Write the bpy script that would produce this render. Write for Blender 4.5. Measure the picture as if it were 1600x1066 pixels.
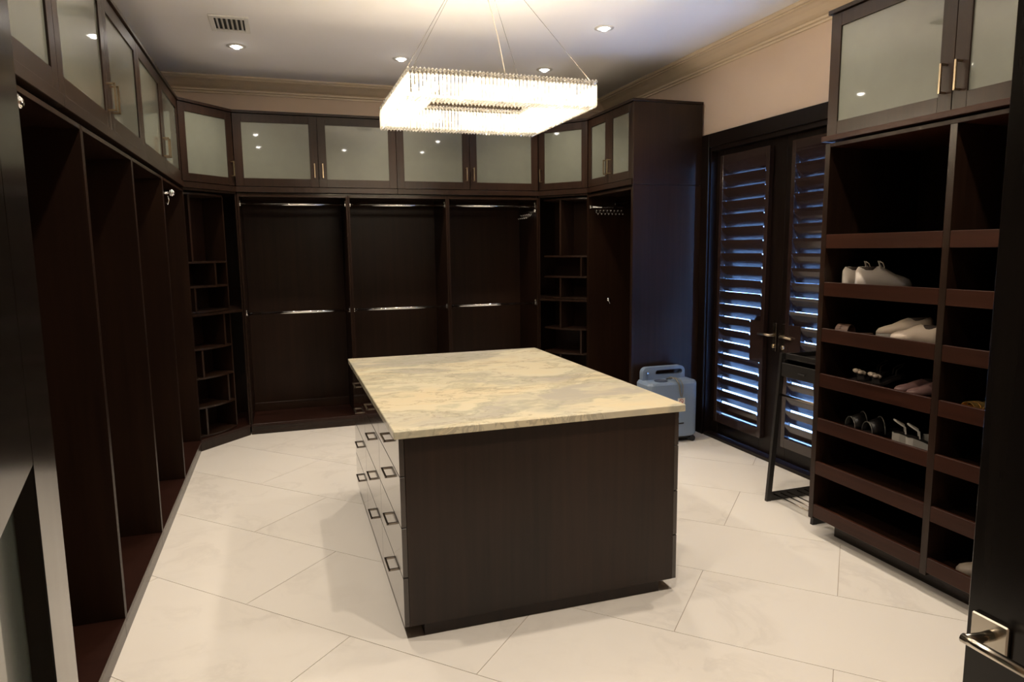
import bpy, bmesh, math, random
from mathutils import Vector, Matrix
random.seed(7)
PI = math.pi
scene = bpy.context.scene
C = scene.collection
for o in list(bpy.data.objects):
    bpy.data.objects.remove(o)

# ------------------------------------------------------------------ camera
YAW, PITCH, ROLL, FPX, CAM_H = 0.320881911, 0.133394343, -0.0121869188, 1068.25947, 1.67
cy, sy, cp, sp, cr, sr = math.cos(YAW), math.sin(YAW), math.cos(PITCH), math.sin(PITCH), math.cos(ROLL), math.sin(ROLL)
fwd = Vector((sy*cp, cy*cp, -sp)); rt = Vector((cy, -sy, 0)); up = rt.cross(fwd)
rt2 = cr*rt + sr*up; up2 = -sr*rt + cr*up
cam = bpy.data.cameras.new('camera'); camo = bpy.data.objects.new('camera', cam); C.objects.link(camo)
cam.sensor_width = 36; cam.lens = 36*FPX/1600; cam.clip_start = 0.02; cam.clip_end = 200
m = Matrix((rt2, up2, -fwd)).transposed().to_4x4(); m.translation = Vector((0, 0, CAM_H))
camo.matrix_world = m
scene.camera = camo

# ------------------------------------------------------------------ world, exposure, lights
scene.view_settings.view_transform = 'Standard'
scene.view_settings.look = 'None'
scene.view_settings.exposure = 0.65
scene.view_settings.gamma = 1.0
scene.view_settings.use_curve_mapping = False
world = bpy.data.worlds.new('world'); scene.world = world; world.use_nodes = True
bg = world.node_tree.nodes['Background']
bg.inputs[0].default_value = (0.25, 0.48, 1.0, 1); bg.inputs[1].default_value = 14.0
DOWN_W = 48.0       # recessed downlights
CHAND_W = 2.15       # each chandelier lamp
WARM = (1.0, 0.86, 0.70)
CHWARM = (1.0, 0.84, 0.62)

# ------------------------------------------------------------------ materials
def newmat(name):
    mt = bpy.data.materials.new(name); mt.use_nodes = True
    nt = mt.node_tree
    return mt, nt, nt.nodes['Principled BSDF']
def plain(name, col, rough=.5, metal=0, spec=.5, coat=0, trans=0, noise=.06, emis=None):
    mt, nt, b = newmat(name)
    b.inputs['Roughness'].default_value = rough
    b.inputs['Metallic'].default_value = metal
    b.inputs['Specular IOR Level'].default_value = spec
    b.inputs['Coat Weight'].default_value = coat
    b.inputs['Coat Roughness'].default_value = .03
    b.inputs['Transmission Weight'].default_value = trans
    tc = nt.nodes.new('ShaderNodeTexCoord'); ns = nt.nodes.new('ShaderNodeTexNoise')
    ns.inputs['Scale'].default_value = 9; ns.inputs['Detail'].default_value = 4
    nt.links.new(tc.outputs['Object'], ns.inputs['Vector'])
    mx = nt.nodes.new('ShaderNodeMix'); mx.data_type = 'RGBA'
    mx.inputs[6].default_value = (*[c*(1-noise) for c in col], 1)
    mx.inputs[7].default_value = (*[min(1, c*(1+noise)) for c in col], 1)
    nt.links.new(ns.outputs['Fac'], mx.inputs[0]); nt.links.new(mx.outputs[2], b.inputs['Base Color'])
    if emis:
        b.inputs['Emission Color'].default_value = (*emis[:3], 1); b.inputs['Emission Strength'].default_value = emis[3]
    return mt
def wood(name, c1, c2, rough=.3, axis='z', coat=.0, spec=.36):
    mt, nt, b = newmat(name)
    b.inputs['Coat Weight'].default_value = coat; b.inputs['Coat Roughness'].default_value = .08
    b.inputs['Specular IOR Level'].default_value = spec
    tc = nt.nodes.new('ShaderNodeTexCoord'); mp = nt.nodes.new('ShaderNodeMapping')
    s = {'z': (34, 34, 1.2), 'y': (34, 1.2, 34), 'x': (1.2, 34, 34)}[axis]
    mp.inputs['Scale'].default_value = s
    nt.links.new(tc.outputs['Object'], mp.inputs['Vector'])
    n1 = nt.nodes.new('ShaderNodeTexNoise'); n1.inputs['Scale'].default_value = 1; n1.inputs['Detail'].default_value = 6
    n1.inputs['Distortion'].default_value = .15
    n2 = nt.nodes.new('ShaderNodeTexNoise'); n2.inputs['Scale'].default_value = 1.3; n2.inputs['Detail'].default_value = 2
    nt.links.new(mp.outputs[0], n1.inputs['Vector']); nt.links.new(tc.outputs['Object'], n2.inputs['Vector'])
    ad = nt.nodes.new('ShaderNodeMath'); ad.operation = 'ADD'
    nt.links.new(n1.outputs['Fac'], ad.inputs[0]); nt.links.new(n2.outputs['Fac'], ad.inputs[1])
    rp = nt.nodes.new('ShaderNodeValToRGB')
    rp.color_ramp.elements[0].position = .36; rp.color_ramp.elements[0].color = (*c1, 1)
    rp.color_ramp.elements[1].position = .64; rp.color_ramp.elements[1].color = (*c2, 1)
    hf = nt.nodes.new('ShaderNodeMath'); hf.operation = 'MULTIPLY'; hf.inputs[1].default_value = .5
    nt.links.new(ad.outputs[0], hf.inputs[0]); nt.links.new(hf.outputs[0], rp.inputs[0])
    nt.links.new(rp.outputs[0], b.inputs['Base Color'])
    rr = nt.nodes.new('ShaderNodeMapRange'); rr.inputs[3].default_value = rough-.01; rr.inputs[4].default_value = rough+.02
    nt.links.new(n1.outputs['Fac'], rr.inputs[0]); nt.links.new(rr.outputs[0], b.inputs['Roughness'])
    bp = nt.nodes.new('ShaderNodeBump'); bp.inputs['Filter Width'].default_value = .1; bp.inputs['Strength'].default_value = .01; bp.inputs['Distance'].default_value = .0002
    nt.links.new(n1.outputs['Fac'], bp.inputs['Height']); nt.links.new(bp.outputs[0], b.inputs['Normal'])
    return mt
def marble(name, base, vein, vein2, scale, rough, amount, perobj=False, squash=(1, 1, 1)):
    mt, nt, b = newmat(name)
    b.inputs['Roughness'].default_value = rough
    g = nt.nodes.new('ShaderNodeNewGeometry'); mp = nt.nodes.new('ShaderNodeMapping')
    mp.inputs['Scale'].default_value = squash
    nt.links.new(g.outputs['Position'], mp.inputs['Vector'])
    src = mp.outputs[0]
    if perobj:
        oi = nt.nodes.new('ShaderNodeObjectInfo'); vm = nt.nodes.new('ShaderNodeVectorMath'); vm.operation = 'MULTIPLY_ADD'
        nt.links.new(oi.outputs['Random'], vm.inputs[0]); vm.inputs[1].default_value = (9, 5, 3)
        nt.links.new(mp.outputs[0], vm.inputs[2]); src = vm.outputs[0]
    n0 = nt.nodes.new('ShaderNodeTexNoise'); n0.inputs['Scale'].default_value = scale*.6; n0.inputs['Detail'].default_value = 3
    nt.links.new(src, n0.inputs['Vector'])
    va = nt.nodes.new('ShaderNodeVectorMath'); va.operation = 'MULTIPLY_ADD'; va.inputs[1].default_value = (1.1, 1.1, 1.1)
    nt.links.new(n0.outputs['Color'], va.inputs[0]); nt.links.new(src, va.inputs[2])
    n1 = nt.nodes.new('ShaderNodeTexNoise'); n1.inputs['Scale'].default_value = scale; n1.inputs['Detail'].default_value = 7
    n1.inputs['Roughness'].default_value = .62
    nt.links.new(va.outputs[0], n1.inputs['Vector'])
    sb = nt.nodes.new('ShaderNodeMath'); sb.operation = 'SUBTRACT'; sb.inputs[1].default_value = .5
    ab = nt.nodes.new('ShaderNodeMath'); ab.operation = 'ABSOLUTE'
    nt.links.new(n1.outputs['Fac'], sb.inputs[0]); nt.links.new(sb.outputs[0], ab.inputs[0])
    rp = nt.nodes.new('ShaderNodeValToRGB'); e = rp.color_ramp.elements
    e[0].position = 0; e[0].color = (1, 1, 1, 1); e[1].position = .05; e[1].color = (0, 0, 0, 1)
    nt.links.new(ab.outputs[0], rp.inputs[0])
    n2 = nt.nodes.new('ShaderNodeTexNoise'); n2.inputs['Scale'].default_value = scale*.8; n2.inputs['Detail'].default_value = 4
    nt.links.new(va.outputs[0], n2.inputs['Vector'])
    r2 = nt.nodes.new('ShaderNodeValToRGB'); r2.color_ramp.elements[0].position = .46; r2.color_ramp.elements[1].position = .66
    nt.links.new(n2.outputs['Fac'], r2.inputs[0])
    m1 = nt.nodes.new('ShaderNodeMix'); m1.data_type = 'RGBA'; m1.inputs[6].default_value = (*base, 1); m1.inputs[7].default_value = (*vein2, 1)
    f2 = nt.nodes.new('ShaderNodeMath'); f2.operation = 'MULTIPLY'; f2.inputs[1].default_value = amount
    nt.links.new(r2.outputs[0], f2.inputs[0]); nt.links.new(f2.outputs[0], m1.inputs[0])
    m2 = nt.nodes.new('ShaderNodeMix'); m2.data_type = 'RGBA'; m2.inputs[7].default_value = (*vein, 1)
    mu = nt.nodes.new('ShaderNodeMath'); mu.operation = 'MULTIPLY'
    nt.links.new(rp.outputs[0], mu.inputs[0]); nt.links.new(f2.outputs[0], mu.inputs[1])
    nt.links.new(mu.outputs[0], m2.inputs[0]); nt.links.new(m1.outputs[2], m2.inputs[6])
    nt.links.new(m2.outputs[2], b.inputs['Base Color'])
    return mt

WD1, WD2 = (.0105, .0052, .0031), (.027, .0128, .0075)
M = {}
M['wood'] = wood('wenge_wood_upright', WD1, WD2, .30)
M['inner'] = wood('wenge_interior_board', (.0095, .0040, .0021), (.0185, .0080, .0041), .38, spec=.18)
M['woody'] = wood('wenge_wood_along_y', WD1, WD2, .24, 'y')
M['woodx'] = wood('wenge_wood_along_x', WD1, WD2, .24, 'x')
M['redwoody'] = wood('reddish_wenge_along_y', (.021, .0062, .0030), (.040, .0125, .0064), .36, 'y', spec=.22)
M['deck'] = wood('reddish_wenge_deck', (.016, .0058, .0038), (.028, .0105, .007), .3, 'x', spec=.25)
M['doorwood'] = wood('dark_door_wood', (.011, .009, .008), (.017, .0135, .0115), .17)
M['jamb'] = wood('nearly_black_door_wood', (.006, .0035, .0028), (.012, .007, .0055), .3, spec=.25)
M['drawer'] = wood('lacquered_wenge_drawer', (.020, .0115, .0085), (.030, .017, .0125), .16, 'y', coat=1.0)
M['louver'] = wood('dark_louver_wood', (.020, .011, .0095), (.034, .020, .017), .22, 'y', coat=.7)
M['glass'] = plain('frosted_glass', (.125, .132, .105), .35, coat=1.0, noise=.10)
M['doorglass'] = plain('frosted_door_glass', (.17, .20, .18), .22, coat=.6, noise=.05)
M['nickel'] = plain('brushed_nickel', (.62, .57, .49), .22, 1)
M['bronze'] = plain('dark_bronze_nickel', (.30, .26, .22), .22, 1)
M['chrome'] = plain('chrome', (.85, .85, .86), .06, 1, noise=.01)
M['brass'] = plain('aged_brass', (.55, .44, .30), .28, 1)
M['ceiling'] = plain('ceiling_paint', (.88, .86, .85), .75, noise=.01)
M['wall'] = plain('beige_wall_paint', (.72, .565, .44), .6, noise=.02)
M['trim'] = plain('crown_paint', (.74, .61, .46), .45, noise=.02)
M['white'] = plain('white_enamel', (.8, .78, .74), .4)
M['ventdark'] = plain('duct_dark', (.02, .02, .02), .8)
M['tile'] = marble('cream_marble_tile', (.85, .81, .75), (.67, .63, .58), (.82, .775, .71), 1.9, .17, .45, True)
M['grout'] = plain('grout', (.42, .36, .29), .8)
def streaked_stone(name):
    mt, nt, b = newmat(name); N = nt.nodes; K = nt.links
    b.inputs['Roughness'].default_value = .12
    g = N.new('ShaderNodeNewGeometry'); mp = N.new('ShaderNodeMapping')
    mp.inputs['Rotation'].default_value = (0, 0, .55); mp.inputs['Scale'].default_value = (1.0, 1.9, 1)
    K.new(g.outputs['Position'], mp.inputs['Vector'])
    def noise(vec, sc, det, rough=.6, dist=0.0):
        n = N.new('ShaderNodeTexNoise'); n.inputs['Scale'].default_value = sc; n.inputs['Detail'].default_value = det
        n.inputs['Roughness'].default_value = rough; n.inputs['Distortion'].default_value = dist; K.new(vec, n.inputs['Vector']); return n
    w = noise(mp.outputs[0], .9, 4)
    va = N.new('ShaderNodeVectorMath'); va.operation = 'MULTIPLY_ADD'; va.inputs[1].default_value = (1.7, 1.7, 1.7)
    K.new(w.outputs['Color'], va.inputs[0]); K.new(mp.outputs[0], va.inputs[2]); V = va.outputs[0]
    def ramp(src, stops):
        r_ = N.new('ShaderNodeValToRGB'); e = r_.color_ramp.elements
        e[0].position, e[0].color = stops[0][0], (*[stops[0][1]]*3, 1); e[1].position, e[1].color = stops[-1][0], (*[stops[-1][1]]*3, 1)
        for p, v_ in stops[1:-1]:
            q = e.new(p); q.color = (v_, v_, v_, 1)
        K.new(src, r_.inputs[0]); return r_.outputs[0]
    def mixc(a, bcol, f):
        m_ = N.new('ShaderNodeMix'); m_.data_type = 'RGBA'
        if isinstance(a, tuple): m_.inputs[6].default_value = (*a, 1)
        else: K.new(a, m_.inputs[6])
        m_.inputs[7].default_value = (*bcol, 1); K.new(f, m_.inputs[0]); return m_.outputs[2]
    c = mixc((.72, .665, .50), (.74, .64, .44), ramp(noise(V, 1.1, 5, .6).outputs['Fac'], [(.40, 0), (.62, 1)]))
    c = mixc(c, (.46, .44, .385), ramp(noise(V, .62, 6, .60).outputs['Fac'], [(.515, 0), (.60, .8), (.70, .9)]))
    c = mixc(c, (.38, .39, .30), ramp(noise(V, 1.25, 7, .62).outputs['Fac'], [(.46, 0), (.49, .40), (.50, .5), (.51, .40), (.54, 0)]))
    c = mixc(c, (.29, .26, .20), ramp(noise(V, .95, 8, .66, .2).outputs['Fac'], [(.487, 0), (.499, .5), (.501, .5), (.512, 0)]))
    K.new(c, b.inputs['Base Color']); return mt
M['stone'] = streaked_stone('streaked_cream_marble')
M['blackmetal'] = plain('black_metal', (.02, .018, .017), .38, .3)
M['rubber'] = plain('black_rubber', (.012, .012, .013), .6)
M['blue'] = plain('pale_blue_plastic', (.20, .265, .37), .38, noise=.03)
M['bluedark'] = plain('dark_blue_plastic', (.05, .065, .11), .45)
M['paver'] = plain('patio_stone', (.75, .75, .74), .8)
M['cream'] = plain('cream_leather', (.60, .50, .41), .5)
M['canvas'] = plain('white_canvas', (.66, .60, .55), .75)
M['darklin'] = plain('dark_lining', (.06, .045, .04), .8)
M['brownl'] = plain('brown_leather', (.085, .045, .03), .6)
M['blackl'] = plain('black_leather', (.015, .013, .013), .35)
M['pinkl'] = plain('dusty_pink_leather', (.26, .15, .14), .45)
M['grayl'] = plain('grey_clear_strap', (.16, .155, .14), .3)
M['sole'] = plain('pale_sole', (.50, .48, .44), .6)
M['gold'] = plain('gold_leather', (.75, .48, .16), .3, .8)
M['tan'] = plain('taupe_leather', (.30, .25, .20), .55)
M['redprint'] = plain('red_print', (.45, .05, .04), .6)
M['paper'] = plain('paper', (.75, .72, .68), .7)

def mix_shader(name, kind):
    mt = bpy.data.materials.new(name); mt.use_nodes = True; nt = mt.node_tree
    for n in list(nt.nodes):
        if n.type == 'BSDF_PRINCIPLED': nt.nodes.remove(n)
    out = [n for n in nt.nodes if n.type == 'OUTPUT_MATERIAL'][0]
    tr = nt.nodes.new('ShaderNodeBsdfTransparent'); gl = nt.nodes.new('ShaderNodeBsdfGlossy'); gl.inputs['Roughness'].default_value = .05
    mx = nt.nodes.new('ShaderNodeMixShader')
    if kind == 'pane':
        tr.inputs[0].default_value = (.92, .95, .97, 1)
        mx.inputs[0].default_value = .07
        nt.links.new(tr.outputs[0], mx.inputs[1]); nt.links.new(gl.outputs[0], mx.inputs[2])
        nt.links.new(mx.outputs[0], out.inputs[0])
    else:
        tl = nt.nodes.new('ShaderNodeBsdfTranslucent'); tl.inputs[0].default_value = (.95, .93, .88, 1)
        m2 = nt.nodes.new('ShaderNodeMixShader')
        ly = nt.nodes.new('ShaderNodeLayerWeight'); ly.inputs[0].default_value = .35
        mx.inputs[0].default_value = .28
        tr.inputs[0].default_value = (.97, .96, .94, 1)
        nt.links.new(tr.outputs[0], mx.inputs[1]); nt.links.new(tl.outputs[0], mx.inputs[2])
        nt.links.new(ly.outputs['Facing'], m2.inputs[0]); nt.links.new(mx.outputs[0], m2.inputs[1]); nt.links.new(gl.outputs[0], m2.inputs[2])
        nt.links.new(m2.outputs[0], out.inputs[0])
    return mt
M['pane'] = mix_shader('clear_window_pane', 'pane')
M['crystal'] = mix_shader('cut_crystal', 'crystal')
M['bulb'] = plain('lamp_glow', (1, .9, .75), .5, emis=(1, .86, .66, 55))
M['spot'] = plain('downlight_glow', (1, .95, .9), .5, emis=(1, .95, .88, 30))

# ------------------------------------------------------------------ geometry helpers
OFF = {}
def nb(): return bmesh.new()
def box(bm, x0, x1, y0, y1, z0, z1, bev=0.0, mat=None):
    t = bmesh.new(); bmesh.ops.create_cube(t, size=1)
    for v in t.verts:
        v.co = Vector((x0+(v.co.x+.5)*(x1-x0), y0+(v.co.y+.5)*(y1-y0), z0+(v.co.z+.5)*(z1-z0)))
    if bev > 0:
        bmesh.ops.bevel(t, geom=list(t.edges), offset=bev, segments=1, affect='EDGES', profile=.5)
    if mat is not None:
        for v in t.verts: v.co = mat @ v.co
    me = bpy.data.meshes.new('t'); t.to_mesh(me); t.free(); bm.from_mesh(me); bpy.data.meshes.remove(me)
    return bm
def prism(bm, pts, z0, z1, flip=False):
    """polygon pts (x,y) extruded in z"""
    n = len(pts)
    a = [bm.verts.new((p[0], p[1], z0)) for p in pts]; b = [bm.verts.new((p[0], p[1], z1)) for p in pts]
    bm.faces.new(a[::-1]); bm.faces.new(b)
    for i in range(n):
        bm.faces.new((a[i], a[(i+1) % n], b[(i+1) % n], b[i]))
    return bm
def tube(bm, path, r, seg=10, caps=True, closed=False):
    pts = [Vector(p) for p in path]; n = len(pts); rings = []
    prev = None
    for i, p in enumerate(pts):
        if closed: t = (pts[(i+1) % n]-pts[i-1]).normalized()
        else: t = (pts[min(i+1, n-1)]-pts[max(i-1, 0)]).normalized()
        if prev is None:
            a = Vector((0, 0, 1)) if abs(t.z) < .9 else Vector((1, 0, 0))
            u = t.cross(a).normalized()
        else:
            u = (prev - t*prev.dot(t)).normalized()
        prev = u; w = t.cross(u)
        rr = r[i] if isinstance(r, (list, tuple)) else r
        rings.append([bm.verts.new(p+rr*(math.cos(2*PI*k/seg)*u+math.sin(2*PI*k/seg)*w)) for k in range(seg)])
    m_ = n if closed else n-1
    for i in range(m_):
        A, B = rings[i], rings[(i+1) % n]
        for k in range(seg): bm.faces.new((A[k], A[(k+1) % seg], B[(k+1) % seg], B[k]))
    if caps and not closed:
        bm.faces.new(rings[0][::-1]); bm.faces.new(rings[-1])
    return bm
def lathe(bm, prof, c=(0, 0, 0), axis='z', seg=24):
    rings = []
    for (r, h) in prof:
        ring = []
        for k in range(seg):
            a = 2*PI*k/seg; x, y = r*math.cos(a), r*math.sin(a)
            v = {'z': (x, y, h), 'x': (h, x, y), 'y': (y, h, x)}[axis]
            ring.append(bm.verts.new(Vector(v)+Vector(c)))
        rings.append(ring)
    for A, B in zip(rings, rings[1:]):
        for k in range(seg): bm.faces.new((A[k], A[(k+1) % seg], B[(k+1) % seg], B[k]))
    bm.faces.new(rings[0][::-1]); bm.faces.new(rings[-1])
    return bm
def loft(bm, rings, caps=True):
    R = [[bm.verts.new(p) for p in r] for r in rings]; n = len(R[0])
    for A, B in zip(R, R[1:]):
        for k in range(n): bm.faces.new((A[k], A[(k+1) % n], B[(k+1) % n], B[k]))
    if caps: bm.faces.new(R[0][::-1]); bm.faces.new(R[-1])
    return bm
def obj(name, bm, mat, parent=None, smooth=False, local=False, stuff=False, label=None):
    bmesh.ops.recalc_face_normals(bm, faces=bm.faces)
    me = bpy.data.meshes.new(name); 
    if parent is not None and not local:
        off = OFF.get(parent.name, Vector())
        bmesh.ops.translate(bm, verts=bm.verts, vec=-off)
    bm.to_mesh(me); bm.free()
    me.materials.append(M[mat] if isinstance(mat, str) else mat)
    if smooth:
        for p in me.polygons: p.use_smooth = True
    o = bpy.data.objects.new(name, me); C.objects.link(o)
    if parent is not None:
        o.parent = parent; OFF[o.name] = OFF.get(parent.name, Vector())
    else: OFF[o.name] = Vector()
    if stuff: o['kind'] = 'stuff'
    if label: o['label'] = label
    return o
def thing(name, label, cat, loc=(0, 0, 0), rz=0, group=None, kind=None):
    o = bpy.data.objects.new(name, None); C.objects.link(o); o.empty_display_size = .1
    o.location = loc; o.rotation_euler = (0, 0, rz)
    o['label'] = label; o['category'] = cat
    if group: o['group'] = group
    if kind: o['kind'] = kind
    OFF[o.name] = Vector(loc)
    return o
def tag(o, label, cat, group=None, kind=None):
    o['label'] = label; o['category'] = cat
    if group: o['group'] = group
    if kind: o['kind'] = kind
    return o
def copytree(o, parent=None):
    c = o.copy(); C.objects.link(c); c.parent = parent
    OFF[c.name] = OFF.get(o.name, Vector())
    for ch in list(o.children): copytree(ch, c)
    return c
def B(name, mat, parent, *args, bev=.0015, **kw):
    """one box part"""
    bm = nb(); box(bm, *args, bev=bev); return obj(name, bm, mat, parent, **kw)

# ------------------------------------------------------------------ main dimensions
XL, YB, XR, XW = -.729, 6.59, 2.835, 3.52          # cabinet fronts left/back/right, right wall face
XLW, YBW, YF, ZC = -1.35, 7.16, -1.6, 3.27          # wall faces
DECK, UNIT_T, LEDGE0, LEDGE1, DOOR0, DOOR1, TOP = .10, 2.18, 2.20, 2.245, 2.25, 2.875, 2.90
Yc, Xc2, Xc3, Yc4, YE = 6.17, -.351, 2.489, 6.151, 5.266

# ------------------------------------------------------------------ structure
fl = tag(obj('floor', box(nb(), XLW-.2, XW+.4, YF-.1, YBW+.2, -.12, -.003), 'grout'), 'cream marble floor laid in a running bond at forty five degrees', 'floor', kind='structure')
def clip(poly, a, b, c):
    out = []
    for i in range(len(poly)):
        p, q = poly[i], poly[(i+1) % len(poly)]
        dp, dq = a*p[0]+b*p[1]-c, a*q[0]+b*q[1]-c
        if dp <= 0: out.append(p)
        if dp*dq < 0:
            t = dp/(dp-dq); out.append((p[0]+t*(q[0]-p[0]), p[1]+t*(q[1]-p[1])))
    return out
s2 = math.sqrt(.5); TW, TL, G = .6395, 1.266, .0016
row0 = 2.175 - TW*4
for r in range(-3, 14):
    v0 = row0+r*TW
    ri = round((v0-2.175)/TW)
    ou = 0 if ri % 2 == 0 else TL/2
    for k in range(-7, 6):
        u0 = ou+k*TL
        P = [(u0+G, v0+G), (u0+TL-G, v0+G), (u0+TL-G, v0+TW-G), (u0+G, v0+TW-G)]
        P = [((u+v)*s2, (v-u)*s2) for u, v in P]
        for a, b_, c_ in ((-1, 0, -XLW), (1, 0, 3.66), (0, -1, -YF), (0, 1, YBW)):
            P = clip(P, a, b_, c_)
            if not P: break
        if len(P) >= 3:
            ar = abs(sum(P[i][0]*P[(i+1) % len(P)][1]-P[(i+1) % len(P)][0]*P[i][1] for i in range(len(P)))/2)
            if ar > .004: obj('tile', prism(nb(), P, -.012, 0.0), 'tile', fl)
tag(obj('ceiling', box(nb(), XLW-.2, XW+.4, YF-.1, YBW+.2, ZC, ZC+.12), 'ceiling'), 'smooth off-white ceiling with recessed spotlights', 'ceiling', kind='structure')
tag(obj('wall_back', box(nb(), XLW-.2, XW+.4, YBW, YBW+.15, 0, ZC), 'wall'), 'beige back wall above the dark cabinets', 'wall', kind='structure')
tag(obj('wall_left', box(nb(), XLW-.15, XLW, YF-.1, YBW, 0, ZC), 'wall'), 'beige left wall behind the tall cabinets', 'wall', kind='structure')
# right wall with french-door opening
DY0, DY1, DZ = 3.38, 5.17, 2.53
XD = 3.58
bm = nb()
box(bm, XW, XW+.15, YF-.1, DY0, 0, ZC); box(bm, XW, XW+.15, DY1, YBW, 0, ZC); box(bm, XW, XW+.15, DY0, DY1, DZ, ZC)
tag(obj('wall_right', bm, 'wall'), 'beige right wall around the shuttered double doors', 'wall', kind='structure')
tag(obj('wall_front', box(nb(), XLW-.15, XW+.15, YF-.1, YF, 0, ZC), 'wall'), 'beige wall behind the camera', 'wall', kind='structure')
# crown mouldings
def crown(name, label, p0, p1, inward):
    """profile swept from p0 to p1; inward = unit vector from wall into the room"""
    prof = [(0, 3.145), (.018, 3.145), (.020, 3.158), (.014, 3.162), (.030, 3.166), (.032, 3.180), (.022, 3.186), (.060, 3.200), (.105, 3.224), (.145, 3.238),
            (.168, 3.240), (.168, 3.250), (.192, 3.246), (.206, 3.256), (.200, 3.2695), (0, 3.2695)]
    d = Vector((*inward, 0)); bm = nb(); rings = []
    for p in (p0, p1):
        rings.append([Vector((p[0], p[1], 0))+d*a+Vector((0, 0, z)) for a, z in prof])
    loft(bm, rings)
    return tag(obj(name, bm, 'trim'), label, 'crown moulding', kind='structure')
crown('trim_1', 'stepped crown moulding along the back wall', (XLW, YBW), (XW, YBW), (0, -1))
crown('trim_2', 'stepped crown moulding along the right wall above the double doors', (XW, YBW), (XW, YF), (-1, 0))
crown('trim_3', 'stepped crown moulding along the left wall', (XLW, YF), (XLW, YBW), (1, 0))
# door casing
bm = nb()
box(bm, XW-.02, XW-.001, DY1-.02, YE-.002, 0, DZ+.09, .002); box(bm, XW-.02, XW-.001, DY0-.09, DY0+.02, 0, DZ+.09, .002)
box(bm, XW-.02, XW-.001, DY0+.02, DY1-.02, DZ-.02, DZ+.09, .002)
box(bm, XW, XW+.15, DY1-.035, DY1-.001, 0, DZ-.02); box(bm, XW, XW+.15, DY0+.001, DY0+.035, 0, DZ-.02); box(bm, XW, XW+.15, DY0+.035, DY1-.035, DZ-.055, DZ-.001)
box(bm, XD+.0465, XD+.065, DY0+.035, DY0+.055, .03, DZ-.055); box(bm, XD+.0465, XD+.065, DY1-.055, DY1-.035, .03, DZ-.055); box(bm, XD+.0465, XD+.065, DY0+.055, DY1-.055, DZ-.075, DZ-.055); box(bm, XD+.0465, XD+.055, 4.25, 4.295, .03, DZ-.075)
tag(obj('trim_4', bm, 'jamb'), 'dark wood casing and jamb around the shuttered double doors', 'door casing', kind='structure')
tag(obj('trim_5', box(nb(), XW-.012, XW+.20, DY0+.036, DY1-.036, .0005, .028, .002), 'jamb'), 'dark wood threshold under the shuttered double doors', 'threshold', kind='structure')
# outside
tag(obj('ground', box(nb(), XW+.45, 30, -12, 22, -.3, -.1), 'paver'), 'pale paving outside seen through the shutters', 'ground', kind='structure')

# ------------------------------------------------------------------ french doors with louvred shutters

def french_leaf(name, y0, y1, sh0, sh1, hand, label, sa=.20, sb=.10):
    """leaf spans y0..y1, shutter sh0..sh1; hand=+1: lock stile at low y (left leaf in view)"""
    d = thing(name, label, 'door', (XD, (y0+y1)/2, .03), kind='structure')
    bm = nb(); z0, z1 = .03, DZ-.0565
    box(bm, XD, XD+.045, y0, y0+sa, z0, z1, .002); box(bm, XD, XD+.045, y1-sb, y1, z0, z1, .002)
    box(bm, XD, XD+.045, y0+sa, y1-sb, z0, .22, .002); box(bm, XD, XD+.045, y0+sa, y1-sb, z1-.08, z1, .002)
    obj('door_frame', bm, 'jamb', d)
    B('window_pane', 'pane', d, XD+.02, XD+.026, y0+sa-.005, y1-sb+.005, .215, z1-.075, bev=0)
    # shutter frame in front of the leaf
    S0, S1, zz0, zz1, w = XD-.045, XD-.003, .15, 2.425, .040
    bm = nb()
    box(bm, S0, S1, sh0, sh0+w, zz0, zz1, .002); box(bm, S0, S1, sh1-w, sh1, zz0, zz1, .002)
    box(bm, S0, S1, sh0+w, sh1-w, zz0, zz0+.075, .002); box(bm, S0, S1, sh0+w, sh1-w, zz1-.082, zz1, .002)
    obj('shutter_frame', bm, 'louver', d)
    # lock block
    b0, b1 = (sh0+w, sh0+w+.125) if hand > 0 else (sh1-w-.125, sh1-w)
    B('lock_block', 'louver', d, S0+.002, S1, b0, b1, .757, 1.088, bev=.002)
    n = 20; p = .1065
    for i in range(n):
        zc = .2835+p*(i+.0)
        ly0, ly1 = sh0+w+.004, sh1-w-.004
        if zc > .76 and zc < 1.09:
            if hand > 0: ly0 = b1+.002
            else: ly1 = b0-.002
        cx = XD-.024
        dz, dx, th = .0550, .025, .0036
        bm = nb(); pr = []
        for y in (ly0, ly1):
            ring = []
            for (a, t) in ((-1, 0), (-.6, 1), (0, 1.35), (.6, 1), (1, 0), (.6, -1), (0, -1.35), (-.6, -1)):
                # a along chord (a=+1 -> inner/upper edge), t thickness
                ring.append(Vector((cx-a*dx+t*th*.87, y, zc+a*dz+t*th*.49)))
            pr.append(ring)
        loft(bm, pr)
        obj('louver', bm, 'louver', d)
    # handle plate and lever
    hy = y0+.052 if hand > 0 else y1-.052
    pl = B('handle_plate', 'bronze', d, XD-.011, XD-.0005, hy-.021, hy+.021, .865, 1.085, bev=.003)
    bm = nb(); s = 1 if hand > 0 else -1
    tube(bm, [(XD-.01, hy, .99), (XD-.045, hy, .99), (XD-.058, hy+s*.012, .99), (XD-.06, hy+s*.06, .992), (XD-.058, hy+s*.135, .988)], [.011, .010, .010, .009, .008], 10)
    obj('lever', bm, 'brass', pl, smooth=True)
    bm = nb(); lathe(bm, [(.016, XD-.013), (.016, XD-.022), (.011, XD-.026)], (0, hy, .905), 'x', 16)
    obj('lock_turn', bm, 'brass', pl)
    return d
def f_leafs():
    french_leaf('door_1', 4.2735, 5.133, 4.41, 5.03, 1, 'left leaf of the dark double doors with tilted wooden louvres')
    french_leaf('door_2', 3.417, 4.2715, 3.55, 4.17, -1, 'right leaf of the dark double doors behind the black valet stand')
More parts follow.
